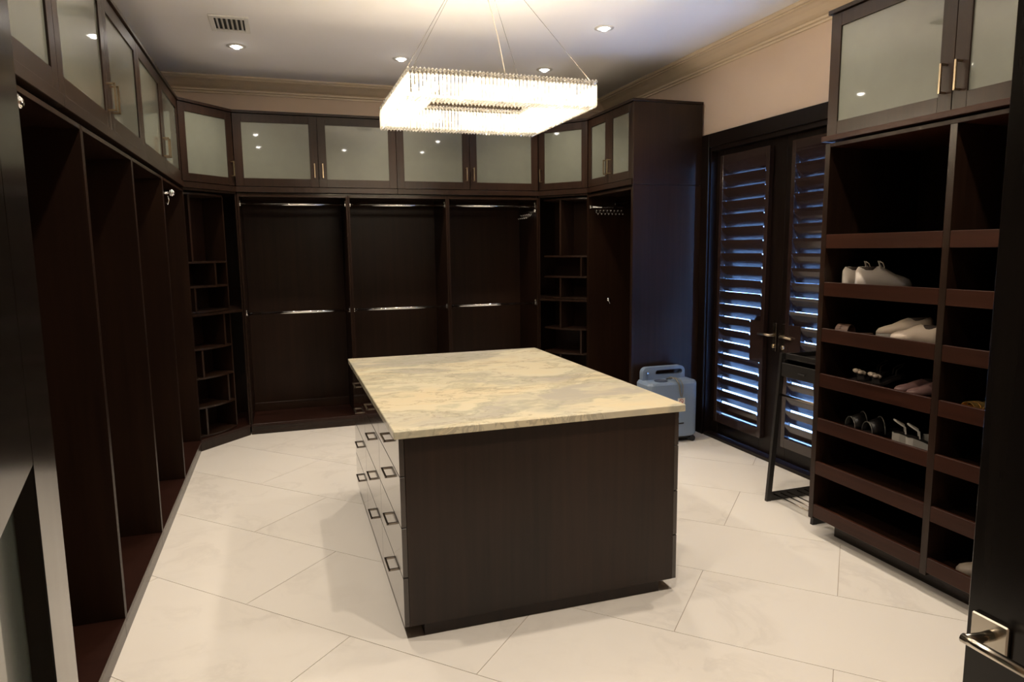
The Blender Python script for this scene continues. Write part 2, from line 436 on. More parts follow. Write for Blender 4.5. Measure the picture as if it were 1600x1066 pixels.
f_leafs()
# curved pull around the lever of the left leaf belongs to the shutter cut-out

# ------------------------------------------------------------------ entry door leaves beside the camera
def bar_handle(bm, p0, p1, out, r=.0045, sq=True):
    """U pull: p0,p1 ends on the face, out = stand-off vector"""
    p0, p1, out = Vector(p0), Vector(p1), Vector(out)
    d = (p1-p0).normalized()
    w = d.cross(out.normalized())
    def seg(a, b, ax):
        # square bar from a to b
        t = (b-a).normalized(); u = w if abs(t.dot(w)) < .5 else d; v = t.cross(u)
        ring = lambda q: [q+r*(i*u+j*v) for i, j in ((-1, -1), (1, -1), (1, 1), (-1, 1))]
        loft(bm, [ring(a), ring(b)])
    seg(p0+out-d*r, p1+out+d*r, 0); seg(p0, p0+out, 1); seg(p1, p1+out, 1)
    return bm
d3 = thing('door_3', 'open dark entry door with a nickel lever at the right edge', 'door', (1.176, .07, 0), kind='structure')
bm = nb(); box(bm, 1.176, 1.221, .07, .867, .012, 2.75, .0015); obj('door_slab', bm, 'doorwood', d3)
rs = B('handle_rose', 'nickel', d3, 1.166, 1.1758, .785, .853, .941, 1.003, bev=.0025)
bm = nb()
tube(bm, [(1.166, .815, .974), (1.148, .815, .974), (1.130, .817, .975), (1.118, .821, .975), (1.115, .823, .974)], [.010, .0095, .009, .0085, .008], 14)
tube(bm, [(1.115, .8275, .974), (1.115, .80, .974), (1.115, .69, .974)], .0085, 16)
obj('lever', bm, 'nickel', rs, smooth=True)
ang = math.atan2(.79, -.15)-PI/2
d4 = thing('door_4', 'open dark glazed door leaf cut off at the left edge', 'door', (-.10, .07, 0), ang, kind='structure')
# local frame: y along the leaf, -x is the far face, +x faces the camera
bm = nb(); L = .795
box(bm, -.045, 0, .625, L, .012, 2.75, .0015); box(bm, -.045, 0, .0, .16, .012, 2.75, .0015)
box(bm, -.045, 0, .16, .625, 1.487, 2.75, .0015); box(bm, -.045, 0, .16, .625, .012, .25, .0015)
obj('door_frame', bm, 'doorwood', d4, local=True)
bm = nb(); box(bm, -.028, -.018, .155, .63, .245, 1.492); obj('glass_panel', bm, 'doorglass', d4, local=True)

# ------------------------------------------------------------------ cabinet builders
def glass_door(par, O, ux, W, z0, z1, handle, stile=.072, out=None, hz=(2.325, 2.455), th=.02):
    """framed frosted door. O=(x,y) of its left-bottom (seen from the room), ux=unit dir along width, out=dir to the room"""
    ux = Vector((*ux, 0)); out = Vector((*out, 0)); O = Vector((*O, 0))
    mat = Matrix((ux, -out, Vector((0, 0, 1)))).transposed().to_4x4(); mat.translation = O
    g = .0015
    bm = nb()
    box(bm, g, stile, 0, th, z0+g, z1-g, .0012, mat); box(bm, W-stile, W-g, 0, th, z0+g, z1-g, .0012, mat)
    box(bm, stile, W-stile, 0, th, z0+g, z0+stile, .0012, mat); box(bm, stile, W-stile, 0, th, z1-stile, z1-g, .0012, mat)
    d = obj('door', bm, 'wood', par)
    bm = nb(); box(bm, stile-.004, W-stile+.004, .008, .013, z0+stile-.004, z1-stile+.004, 0, mat)
    obj('glass_pane', bm, 'glass', d)
    if handle:
        hx = .036 if handle == 'l' else W-.036
        bm = nb()
        a = mat @ Vector((hx, 0, hz[0]+.01)); b = mat @ Vector((hx, 0, hz[1]))
        bar_handle(bm, a, b, out*.034, .0042); obj('handle', bm, 'brass', d)
    return d
def upper_unit(name, label, O, ux, out, W, doors, depth, group=None, cat='cabinet', endpanel=None, ztop=TOP, dz0=DOOR0, dz1=DOOR1, ledge=(LEDGE0, LEDGE1)):
    """doors: list of (w0,w1,handle). O front-left corner (of the door faces)"""
    t = thing(name, label, cat, (O[0], O[1], ledge[0]), 0, group)
    U = Vector((*ux, 0)); Ov = Vector((*out, 0)); O3 = Vector((*O, 0))
    mat = Matrix((U, -Ov, Vector((0, 0, 1)))).transposed().to_4x4(); mat.translation = O3
    bm = nb(); box(bm, .001, W-.001, .022, depth, ledge[1]+.001, ztop-.022, .001, mat); obj('carcass', bm, 'wood', t)
    bm = nb(); box(bm, .0005, W-.0005, -.012, depth, ztop-.021, ztop, .002, mat); obj('cornice', bm, 'wood', t)
    bm = nb(); box(bm, .0005, W-.0005, -.012, depth, ledge[0], ledge[1], .002, mat); obj('light_rail', bm, 'wood', t)
    for (a, b, h) in doors:
        o2 = O3+U*a
        glass_door(t, (o2.x, o2.y), ux, b-a, dz0, dz1, h, out=out)
    return t
DOUT = .6
# left wall uppers: seen from the room the left-hand end is the near (low Y) end
for (ya, hs, lab) in ((1.34, ('r', 'l'), 'frosted-glass wall cabinet on the left wall nearest the camera'),
                      (2.95, (None, 'l'), 'frosted-glass wall cabinet in the middle of the left wall'),
                      (4.56, (None, 'l'), 'frosted-glass wall cabinet at the far end of the left wall')):
    hh = {1.34: ('r', 'l'), 2.95: ('r', 'l'), 4.56: ('r', 'l')}[ya]
    upper_unit('wall_cabinet', lab, (XL, ya), (0, 1), (1, 0), 1.61, [(0, .805, hh[0]), (.805, 1.61, hh[1])], .6, 'upper cabinets with frosted doors')
for (xa, lab) in ((Xc2, 'double-door frosted cabinet on the back wall, left of the two'), (1.069, 'double-door frosted cabinet on the back wall behind the chandelier, right of the two')):
    upper_unit('wall_cabinet', lab, (xa, YB), (1, 0), (0, -1), 1.42, [(0, .71, 'r'), (.71, 1.42, 'l')], .555, 'upper cabinets with frosted doors')
upper_unit('wall_cabinet', 'narrow double-door frosted cabinet on top of the right tall unit', (XR, Yc4), (0, -1), (-1, 0), Yc4-YE, [(0, .4395, 'r'), (.4395, Yc4-YE, 'l')], .66, 'upper cabinets with frosted doors')
# corner uppers
def corner_frame(A, Bp):
    A = Vector((*A, 0)); Bp = Vector((*Bp, 0)); U = (Bp-A).normalized(); W = (Bp-A).length
    N = Vector((-U.y, U.x, 0))
    return A, U, N, W
def inset(A, U, N, p, k):  # helper: local->world
    return A+U*p+N*k
for (A_, B_, corner, hnd, lab) in (((XL, Yc), (Xc2, YB), [(Xc2, 7.145), (-1.33, 7.145), (-1.33, Yc)], 'r', 'angled frosted corner cabinet at the left back corner'),
                                 ((Xc3, YB), (XR, Yc4), [(3.49, Yc4), (3.49, 7.145), (Xc3, 7.145)], 'l', 'angled frosted corner cabinet at the right back corner')):
    A, U, N, W = corner_frame(A_, B_)
    t = thing('corner_wall_cabinet', lab, 'cabinet', (A.x, A.y, LEDGE0), 0, 'upper cabinets with frosted doors')
    def pent(d, e=.002):
        a = A+N*d; b = A+U*W+N*d
        c = [Vector((x, y, 0)) for x, y in corner]
        P = [a+U*e, b-U*e]+c
        cen = sum(P, Vector())/len(P)
        return [((p-cen)*.997+cen)[:2] for p in P]
    obj('carcass', prism(nb(), pent(.022), LEDGE1+.001, TOP-.022), 'wood', t)
    obj('cornice', prism(nb(), pent(-.012), TOP-.021, TOP), 'wood', t)
    obj('light_rail', prism(nb(), pent(-.012), LEDGE0, LEDGE1), 'wood', t)
    glass_door(t, (A+U*.004)[:2], U[:2], W-.008, DOOR0, DOOR1, hnd, out=(-N)[:2], stile=.068)

# open wardrobe bays -------------------------------------------------
def bay(name, label, O, ux, out, W, depth, group, rods=(), knob=None, tside=.018):
    t = thing(name, label, 'wardrobe', (O[0], O[1], 0), 0, group)
    U = Vector((*ux, 0)); Ov = Vector((*out, 0)); O3 = Vector((*O, 0))
    mat = Matrix((U, -Ov, Vector((0, 0, 1)))).transposed().to_4x4(); mat.translation = O3
    def bx(n, m_, *a, bev=.0012):
        bm = nb(); box(bm, *a, bev, mat); return obj(n, bm, m_, t)
    dm = 'woody' if abs(ux[1]) > .5 else 'woodx'
    bx('side_panel', 'inner', .0006, tside, 0, depth, DECK, UNIT_T)
    bx('side_panel', 'inner', W-tside, W-.0006, 0, depth, DECK, UNIT_T)
    bx('back_panel', 'inner', tside, W-tside, depth-.012, depth, DECK, UNIT_T-.02)
    bx('back_rail', dm, tside, W-tside, depth-.030, depth-.0125, DECK, DECK+.085)
    bx('top_panel', dm, tside, W-tside, 0, depth-.0125, UNIT_T-.02, UNIT_T)
    bx('deck', 'deck', .0006, W-.0006, 0, depth, DECK-.025, DECK-.0005)
    bx('plinth', dm, .0006, W-.0006, .006, .028, .0, DECK-.0255)
    bx('filler', dm, .0006, W-.0006, .03, .05, UNIT_T+.0005, LEDGE0-.0005)
    for z in rods:
        a = mat @ Vector((tside, .06, z)); b = mat @ Vector((W-tside, .06, z))
        bm = nb(); tube(bm, [a, b], .0135, 14); r = obj('clothes_rod', bm, 'chrome', t, smooth=True)
        for q, s in ((a, 1), (b, -1)):
            bm = nb(); tube(bm, [q, q+U*s*.008], .023, 16); tube(bm, [q+Vector((0, 0, .018)), q+Vector((0, 0, .034))], .006, 8)
            obj('rod_socket', bm, 'chrome', r)
    if knob:
        kx, kz = knob
        bm = nb()
        p = mat @ Vector((kx, .03, kz))
        tube(bm, [p, p+Ov*.060], .008, 10)
        q = p+Ov*.058
        for (r0, r1, e) in ((.012, .024, .012), (.024, .024, .012), (.024, .010, .012)):
            tube(bm, [q, q+Ov*e], [r0, r1], 16); q = q+Ov*e
        tube(bm, [p+Ov*.05+Vector((0, 0, -.02)), p+Ov*.055+Vector((0, 0, -.05)), p+Ov*.045+Vector((0, 0, -.075)), p+Ov*.035+Vector((0, 0, -.065))], .0045, 8)
        tube(bm, [p-Ov*.03, p], .014, 12)
        obj('valet_rod', bm, 'chrome', t, smooth=True)
    return t
ys = [1.25, 2.22, 3.199, 4.171, 5.153, Yc]
labs = ['tall open hanging bay on the left wall beside the open glazed door', 'first tall open bay of the left wall fully behind the glazed door edge', 'second tall open bay of the left wall, between two full-height panels',
        'third tall open bay on the left wall, next before the one by the corner', 'tall open bay on the left wall right beside the curved corner shelves']
labs[1] = 'tall open bay on the left wall, nearest one with a chrome valet knob'
for i in range(5):
    bay('wardrobe_bay', labs[i], (XL, ys[i]), (0, 1), (1, 0), ys[i+1]-ys[i], .60, 'tall open bays on the left wall', knob={1: (.10, 2.095), 4: (.045, 2.075)}.get(i))
xs = [Xc2, .605, 1.548, Xc3]
bl = ['double-hanging bay of the back wall, leftmost, with two chrome rods', 'double-hanging bay in the middle of the back wall with two chrome rods', 'double-hanging bay of the back wall, rightmost, holding the chrome tie rack']
for i in range(3):
    bay('wardrobe_bay', bl[i], (xs[i], YB), (1, 0), (0, -1), xs[i+1]-xs[i], .555, 'hanging bays on the back wall', rods=(2.10, 1.115))
# right tall bay + end panel
rb = bay('wardrobe_bay', 'deep dark hanging bay on the right beside the curved corner shelves', (XR, Yc4), (0, -1), (-1, 0), Yc4-YE, .66, None)
bm = nb(); tube(bm, [(3.13, Yc4-.018, 2.10), (3.13, YE+.018, 2.10)], .0135, 14); r = obj('clothes_rod', bm, 'chrome', rb, smooth=True)
bm = nb(); tube(bm, [(3.13, Yc4-.018, 2.10), (3.13, Yc4-.03, 2.10)], .024, 16); obj('rod_socket', bm, 'chrome', r)
bm = nb(); tube(bm, [(3.05, Yc4-.018, 1.165), (3.05, Yc4-.035, 1.165)], .018, 12); tube(bm, [(3.05, Yc4-.03, 1.165), (3.05, Yc4-.045, 1.135), (3.05, Yc4-.06, 1.13)], .006, 8)
obj('coat_hook', bm, 'chrome', rb, smooth=True)
ep = thing('end_panel', 'tall dark gable panel beside the shuttered doors, behind the blue machine', 'panel', (XR, YE-.02, 0))
B('lower_panel', 'wood', ep, XR+.001, XW-.022, YE-.019, YE-.0005, .0, 2.198, bev=.001)
B('upper_panel', 'wood', ep, XR+.001, XW-.022, YE-.019, YE-.0005, 2.202, TOP-.022, bev=.001)
B('cornice', 'wood', ep, XR-.012, XW-.022, YE-.028, YE-.0005, TOP-.021, TOP, bev=.001)
# tie racks
def tie_rack(name, label, o, ux, out, n):
    t = thing(name, label, 'tie rack', o)
    U = Vector((*ux, 0)); O3 = Vector(o); V = Vector((*out, 0))
    bm = nb(); tube(bm, [O3+V*.012, O3+V*.012+U*.33], .009, 8); tube(bm, [O3+V*.012-U*.02, O3+V*.012], .017, 12)
    obj('slide_rail', bm, 'chrome', t, smooth=True)
    for row in range(2):
        for k in range(n):
            p = O3+V*.012+U*(.03+k*.30/n)+Vector((0, 0, -.012))
            e = p+V*(.05+.03*row)+Vector((0, 0, -.03-.035*row))
            bm = nb(); tube(bm, [p, (p+e)/2+Vector((0, 0, -.008)), e, e+V*.008+Vector((0, 0, .012))], [.003, .003, .0035, .0055], 6)
            obj('peg', bm, 'chrome', t, smooth=True)
tie_rack('tie_rack', 'chrome sliding tie rack on the panel inside the deep right bay', (2.86, Yc4-.019, 2.065), (1, 0), (0, -1), 8)
tie_rack('tie_rack', 'chrome tie rack under the top rod at the right end of the back wall', (Xc3-.019, YB+.02, 2.055), (0, 1), (-1, 0), 5)

# corner shelf carousels
def corner_unit(name, label, A_, B_, corner, x0, x1, divs, cx):
    A, U, N, W = corner_frame(A_, B_)
    t = thing(name, label, 'shelves', (A.x, A.y, 0))
    g = lambda p, k: (A+U*p+N*k)[:2]
    def pent(d):
        P = [A+N*d+U*.002, A+U*(W-.002)+N*d]+[Vector((x, y, 0)) for x, y in corner]
        cen = sum(P, Vector())/len(P)
        return [((p-cen)*.996+cen)[:2] for p in P]
    obj('plinth', prism(nb(), pent(.008), 0, DECK-.025), 'wood', t)
    obj('deck', prism(nb(), pent(0.0), DECK-.025, DECK), 'deck', t)
    obj('top_panel', prism(nb(), pent(0.0), UNIT_T, LEDGE0-.001), 'wood', t)
    # closing side panels at both ends of the diagonal front
    c0, c1 = Vector((*corner[2], 0)), Vector((*corner[0], 0))
    for (q, c) in ((A+U*.003, c0), (A+U*(W-.003), c1)):
        dd = (c-q).normalized(); inn = N
        nrm = Vector((-dd.y, dd.x, 0));
        if nrm.dot(A+U*W/2+N*.3-q) < 0: nrm = -nrm
        P = [q, q+dd*(c-q).length*.985, q+dd*(c-q).length*.985+nrm*.014, q+nrm*.014]
        obj('side_panel', prism(nb(), [p[:2] for p in P], DECK, UNIT_T-.001), 'inner', t)
    for (q, c) in ((c0, Vector((*corner[1], 0))), (c1, Vector((*corner[1], 0)))):
        nrm = (A+U*W/2+N*.2-(q+c)/2); nrm = Vector((nrm.x if abs(q.x-c.x) < .05 else 0, nrm.y if abs(q.y-c.y) < .05 else 0, 0)).normalized()
        dd = (c-q).normalized(); q2, c2_ = q+dd*.016, c-dd*.016
        P = [q2+nrm*.002, c2_+nrm*.002, c2_+nrm*.014, q2+nrm*.014]
        obj('back_panel', prism(nb(), [p[:2] for p in P], DECK, UNIT_T-.001), 'inner', t)
    # carousel
    r = .62
    cxm = (x0+x1)/2; hw = (x1-x0)/2
    yc_ = .02+r-.012
    front = []
    for k in range(13):
        a = -hw+2*hw*k/12
        front.append((cxm+a, .018+(r-math.sqrt(r*r-a*a))))
    outline = [g(*p) for p in front]+[g(x1, .30), g(cxm, .42), g(x0, .30)]
    lev = [2.165, 1.60, 1.395, 1.183, 1.150, .868, .618, .366, .118]
    sh = []
    for z in lev:
        if abs(z-1.150) < .001:
            o = obj('fixed_shelf', prism(nb(), [((Vector((*p, 0))-A)*.995+A)[:2] for p in pent(.006)], 1.143, 1.163), 'wood', t)
        else:
            o = obj('shelf', prism(nb(), outline, z-.016, z), 'wood', t)
        sh.append(o)
    # back board of the carousel
    P = [g(x0+.002, .295), g(x1-.002, .295), g(x1-.002, .305), g(x0+.002, .305)]
    for (za, zb) in ((1.60, 2.149), (1.395, 1.584), (1.183, 1.379), (.868, 1.127+.015), (.618, .852), (.366, .602), (.118, .35)):
        obj('back_board', prism(nb(), P, za, zb), 'inner', t)
    for (p, za, zb) in divs:
        yy = .018+(r-math.sqrt(r*r-(p-cxm)**2))+.004
        P = [g(p-.009, yy), g(p+.009, yy), g(p+.009, .294), g(p-.009, .294)]
        obj('divider', prism(nb(), P, za, zb), 'wood', t)
    yy = .018+(r-math.sqrt(r*r-hw**2))+.006
    for (za, zb) in ((1.183, 2.149), (.118, 1.142)) if cx else ():
        P = [g(x1+.001, yy), g(x1+.013, yy), g(x1+.013, .30), g(x1+.001, .30)]
        obj('end_board', prism(nb(), P, za, zb), 'wood', t)
gaps = [(1.60, 2.149), (1.395, 1.584), (1.183, 1.379), (.868, 1.142), (.618, .852), (.366, .602), (.118, .35)]
pl_ = [.085, .30, .085, .37, .11, .37, .11]
corner_unit('corner_shelves', 'curved corner shelf tower with staggered dividers at the left back corner', (XL, Yc), (Xc2, YB), [(Xc2, 7.145), (-1.33, 7.145), (-1.33, Yc)], .022, .455, [(p, a, b) for p, (a, b) in zip(pl_, gaps)], True)
pr_ = [.24, .46, .24, .24, .46, .24, .46]
corner_unit('corner_shelves', 'curved corner shelf tower with staggered dividers at the right back corner', (Xc3, YB), (XR, Yc4), [(3.49, Yc4), (3.49, 7.145), (Xc3, 7.145)], .022, .535, [(p, a, b) for p, (a, b) in zip(pr_, gaps)], False)

# ------------------------------------------------------------------ shoe tower on the right
TY1, TY0, TX1 = 3.085, 1.60, 3.49
tw = thing('shoe_cabinet', 'tall dark shoe shelving on the right with a frosted-glass top cabinet', 'cabinet', (XR, 2.3, 0))
B('side_panel', 'wood', tw, XR, TX1, TY1-.035, TY1, .10, 2.215)
B('center_panel', 'wood', tw, XR, TX1-.012, 2.310, 2.346, .10, 2.195)
B('side_panel', 'wood', tw, XR, TX1, TY0, TY0+.035, .10, 2.215)
B('back_panel', 'inner', tw, TX1-.012, TX1, TY0+.035, TY1-.035, .10, 2.195)
B('top_panel', 'redwoody', tw, XR, TX1, TY0+.035, TY1-.035, 2.195, 2.215)
B('plinth', 'woody', tw, 2.945, 2.965, TY0, TY1-.09, 0, .099)
B('plinth', 'woody', tw, 2.966, TX1, TY1-.11, TY1-.09, 0, .099)
B('light_rail', 'redwoody', tw, XR-.028, TX1, TY0, TY1+.004, 2.224, 2.252)
B('carcass', 'wood', tw, XR+.022, TX1, TY0, TY1, 2.253, TOP-.022)
B('cornice', 'wood', tw, XR-.015, TX1, TY0, TY1+.008, TOP-.021, TOP)
glass_door(tw, (XR, 3.083), (0, -1), .734, 2.254, 2.877, 'r', out=(-1, 0), stile=.07)
glass_door(tw, (XR, 2.349), (0, -1), .734, 2.254, 2.877, 'l', out=(-1, 0), stile=.07)
SL = [1.729, 1.469, 1.213, .957, .700, .446, .190]
for (ya, yb) in ((2.346, 3.05), (1.635, 2.310)):
    for z in SL:
        s_ = B('shelf', 'woody', tw, XR+.02, TX1-.012, ya+.0005, yb-.0005, z-.055, z-.037)
        B('shelf_fence', 'redwoody', s_, XR+.001, XR+.0195, ya+.0005, yb-.0005, z-.075, z)
SZ = {z: z-.037 for z in SL}

# ------------------------------------------------------------------ island
isl = thing('dresser_island', 'dark wood drawer island standing in the middle of the marble floor', 'island', (1.08, 3.74, 0))
IX0, IX1, IY0, IY1, IZ0, IZ1 = .439, 1.726, 2.757, 4.72, .062, .903
B('body', 'wood', isl, IX0+.001, IX1-.001, IY0+.021, IY1-.021, IZ0, IZ1)
B('end_panel', 'wood', isl, IX0, IX1, IY0, IY0+.020, IZ0, IZ1)
B('end_panel', 'wood', isl, IX0, IX1, IY1-.020, IY1, IZ0, IZ1)
B('plinth', 'wood', isl, .505, 1.665, IY0+.022, IY1-.06, 0, IZ0-.0005)
dzs = [(.062, .284), (.2875, .507), (.5105, .731), (.7345, .900)]
cols = [2.757, 3.418, 4.072, 4.72]
for side in (-1, 1):
    for c in range(3):
        for k, (za, zb) in enumerate(dzs):
            y0, y1 = cols[c]+.0015, cols[c+1]-.0015
            if side < 0: x0, x1 = IX0-.0225, IX0-.0005
            else: x0, x1 = IX1+.0005, IX1+.0225
            dr = B('drawer', 'drawer', isl, x0, x1, y0, y1, za, zb, bev=.0012)
            xf = x0 if side < 0 else x1
            zc = zb-.078 if k < 3 else zb-.080
            ymid = (y0+y1)/2
            bm = nb(); bar_handle(bm, (xf, ymid-.064, zc), (xf, ymid+.064, zc), (side*.024, 0, 0), .0045)
            obj('handle', bm, 'bronze', dr)
tag(obj('countertop', box(nb(), .393, 1.765, 2.728, 4.765, IZ1+.0005, .937, .003), 'stone'), 'veined cream marble slab lying on the dark drawer island', 'countertop')

# ------------------------------------------------------------------ ceiling fittings
spots = [(-.25, 5.99), (1.04, 5.99), (2.33, 5.99), (2.33, 4.78), (-.25, 4.78), (-.25, 2.95), (2.28, 2.97), (-.25, 1.79), (1.03, 1.76), (2.27, 1.82)]
slab = ['recessed ceiling spotlight just beyond the air vent at the left', 'recessed ceiling spotlight left of the chandelier near the back wall', 'recessed ceiling spotlight just above the chandelier top edge, back right',
        'recessed ceiling spotlight nearest the right wall, closest in view', 'recessed ceiling spotlight over the left bays, nearer than the vent', 'recessed ceiling spotlight left of the island front',
        'recessed ceiling spotlight in front of the shoe shelving', 'recessed ceiling spotlight at the left near the entry', 'recessed ceiling spotlight centred near the entry', 'recessed ceiling spotlight at the right near the entry']
for (x, y), lb in zip(spots, slab):
    t = thing('ceiling_spotlight', lb, 'spotlight', (x, y, ZC), 0, 'recessed ceiling spotlights')
    bm = nb(); seg = 28
    prof = [(.031, ZC-.0005), (.072, ZC-.0005), (.071, ZC-.004), (.045, ZC-.006), (.031, ZC-.003)]
    rings = [[Vector((x+r_*math.cos(2*PI*k/seg), y+r_*math.sin(2*PI*k/seg), z)) for r_, z in prof] for k in range(seg)]
    rings.append(rings[0]); loft(bm, rings, caps=False); bmesh.ops.remove_doubles(bm, verts=bm.verts, dist=1e-5)
    obj('trim_ring', bm, 'white', t, smooth=True)
    bm = nb(); lathe(bm, [(.030, ZC-.001), (.029, ZC-.006), (.022, ZC-.017), (.008, ZC-.022)], (x, y, 0), 'z', 20)
    obj('lens', bm, 'spot', t, smooth=True)
    ld = bpy.data.lights.new('spotlight_beam', 'SPOT'); ld.energy = DOWN_W; ld.color = WARM; ld.spot_size = math.radians(125); ld.spot_blend = .85; ld.shadow_soft_size = .035
    lo = bpy.data.objects.new('spotlight_beam', ld); C.objects.link(lo); lo.location = (0, 0, -.03); lo.parent = t
# air vent
v = thing('air_vent', 'white ceiling air vent with dark slots near the left wall', 'vent', (-.26, 5.44, ZC))
bm = nb(); X0, X1, Y0, Y1 = -.39, -.13, 5.255, 5.61
for a in ((X0, X0+.032, Y0, Y1), (X1-.032, X1, Y0, Y1), (X0+.032, X1-.032, Y0, Y0+.05), (X0+.032, X1-.032, Y1-.05, Y1)):
    box(bm, *a, ZC-.009, ZC-.0005, .002)
obj('vent_frame', bm, 'white', v)
B('duct_opening', 'ventdark', v, X0+.032, X1-.032, Y0+.05, Y1-.05, ZC-.002, ZC-.0005, bev=0)
for k in range(6):
    x = X0+.052+k*.0315
    mt_ = Matrix.Translation((x, 5.4325, ZC-.007)) @ Matrix.Rotation(math.radians(35), 4, 'Y')
    bm = nb(); box(bm, -.008, .008, -.127, .127, -.0012, .0012, 0, mt_); obj('vent_blade', bm, 'white', v)

# ------------------------------------------------------------------ chandelier
CX0, CX1, CY0, CY1, CZ0, CZ1, CW = .610, 1.612, 3.372, 4.36, 2.40, 2.542, .145
ch = thing('chandelier', 'square crystal ring chandelier glowing above the island', 'chandelier', ((CX0+CX1)/2, (CY0+CY1)/2, CZ1))
bm = nb()
def rimband(x0, x1, y0, y1, z0, z1, t=.0015):
    box(bm, x0, x1, y0, y0+t, z0, z1); box(bm, x0, x1, y1-t, y1, z0, z1); box(bm, x0, x0+t, y0+t, y1-t, z0, z1); box(bm, x1-t, x1, y0+t, y1-t, z0, z1)
rimband(CX0+.021, CX1-.021, CY0+.021, CY1-.021, CZ1-.034, CZ1-.004)
rimband(CX0+CW-.021, CX1-CW+.021, CY0+CW-.021, CY1-CW+.021, CZ1-.034, CZ1-.004)
for k in range(6):
    f = (k+.0)/5
    xx, yy = CX0+.03+f*(CX1-CX0-.06), CY0+.03+f*(CY1-CY0-.06)
    for (a0, b0) in ((CY0+.0225, CY0+CW-.0225), (CY1-CW+.0225, CY1-.0225)): box(bm, xx-.004, xx+.004, a0, b0, CZ1-.010, CZ1-.007)
    if 0 < k < 5:
        for (a0, b0) in ((CX0+.0225, CX0+CW-.0225), (CX1-CW+.0225, CX1-.0225)): box(bm, a0, b0, yy-.004, yy+.004, CZ1-.010, CZ1-.007)
obj('metal_frame', bm, 'chrome', ch)
def row(p0, p1, rad, z0, z1, step, name='crystal_row'):
    p0, p1 = Vector((*p0, 0)), Vector((*p1, 0)); Ln = (p1-p0).length; n = max(1, int(Ln/step)); bm = nb()
    for i in range(n+1):
        q = p0+(p1-p0)*i/n
        # faceted bead on top, prism below
        for (pf) in ([(.002, z1), (rad*1.1, z1-.008), (rad*1.1, z1-.012), (.002, z1-.021)],
                     [(.0025, z1-.023), (rad*.9, z1-.030), (rad*.9, z0+.012), (.0015, z0+random.uniform(-.001, .001))]):
            R_ = []
            a0 = random.random()*1.0
            for (r_, z) in pf: R_.append([Vector((q.x+r_*math.cos(a0+k*PI/3), q.y+r_*math.sin(a0+k*PI/3), z)) for k in range(6)])
            loft(bm, R_)
    return obj(name, bm, 'crystal', ch, stuff=True)
rad = .0085; e = .009; st = .0195
row((CX0+e, CY0+e), (CX1-e, CY0+e), rad, CZ0, CZ1, st)
row((CX0+e, CY1-e), (CX1-e, CY1-e), rad, CZ0, CZ1, st)
row((CX0+e, CY0+e+st), (CX0+e, CY1-e-st), rad, CZ0, CZ1, st)
row((CX1-e, CY0+e+st), (CX1-e, CY1-e-st), rad, CZ0, CZ1, st)
f_ = CW-e
row((CX0+f_, CY0+f_), (CX1-f_, CY0+f_), rad, CZ0, CZ1, st)
row((CX0+f_, CY1-f_), (CX1-f_, CY1-f_), rad, CZ0, CZ1, st)
row((CX0+f_, CY0+f_+st), (CX0+f_, CY1-f_-st), rad, CZ0, CZ1, st)
row((CX1-f_, CY0+f_+st), (CX1-f_, CY1-f_-st), rad, CZ0, CZ1, st)
# horizontal bottom crystals between the rows
def bottom(a, b, c, d_, ax):
    bm = nb(); n = int(((b-a) if ax == 'x' else (d_-c))/.0195)
    for i in range(n+1):
        if ax == 'x':
            x = a+(b-a)*i/n; P0, P1 = Vector((x, c, CZ0+.012)), Vector((x, d_, CZ0+.012))
        else:
            y = c+(d_-c)*i/n; P0, P1 = Vector((a, y, CZ0+.012)), Vector((b, y, CZ0+.012))
        tube(bm, [P0, P1], .0075, 6)
    obj('crystal_base_row', bm, 'crystal', ch, stuff=True)
bottom(CX0+.02, CX1-.02, CY0+.02, CY0+CW-.02, 'x'); bottom(CX0+.02, CX1-.02, CY1-CW+.02, CY1-.02, 'x')
bottom(CX0+.02, CX0+CW-.02, CY0+CW, CY1-CW, 'y'); bottom(CX1-CW+.02, CX1-.02, CY0+CW, CY1-CW, 'y')
mid = CW/2; bulbs = []
nbul = 5
for k in range(nbul):
    f = (k+.5)/nbul
    bulbs += [(CX0+mid+f*(CX1-CX0-CW), CY0+mid), (CX0+mid+f*(CX1-CX0-CW), CY1-mid), (CX0+mid, CY0+mid+f*(CY1-CY0-CW)), (CX1-mid, CY0+mid+f*(CY1-CY0-CW))]
for (x, y) in bulbs:
    bm = nb(); lathe(bm, [(.006, CZ1-.052), (.009, CZ1-.060), (.009, CZ1-.085), (.003, CZ1-.092)], (x, y, 0), 'z', 10)
    obj('bulb', bm, 'bulb', ch, smooth=True)
    ld = bpy.data.lights.new('bulb_light', 'POINT'); ld.energy = CHAND_W; ld.color = CHWARM; ld.shadow_soft_size = .006
    lo = bpy.data.objects.new('bulb_light', ld); C.objects.link(lo); lo.parent = ch
    lo.location = Vector((x, y, CZ1-.045))-Vector(ch.location)
mx_, my_ = (CX0+CX1)/2, (CY0+CY1)/2
for (x, y) in ((CX0+.03, CY0+.03), (CX1-.03, CY0+.03), (CX0+.03, CY1-.03), (CX1-.03, CY1-.03)):
    bm = nb(); s_ = .055
    tube(bm, [(x, y, CZ1-.006), (mx_+(s_ if x > mx_ else -s_), my_+(s_ if y > my_ else -s_), ZC-.02)], .0011, 6)
    obj('suspension_wire', bm, 'bronze', ch)
bm = nb(); pts = []
for i in range(15):
    f = i/14; pts.append((mx_+.03*math.sin(f*PI)+(1-f)*.02, my_-(CY1-CY0)*.5*(1-f)**1.3+.08*(1-f), CZ1-.004+(ZC-.02-CZ1)*f))
tube(bm, pts, .0028, 8); obj('power_cord', bm, 'nickel', ch, smooth=True)
bm = nb(); box(bm, mx_-.09, mx_+.09, my_-.09, my_+.09, ZC-.03, ZC-.0005, .003); obj('ceiling_canopy', bm, 'chrome', ch)

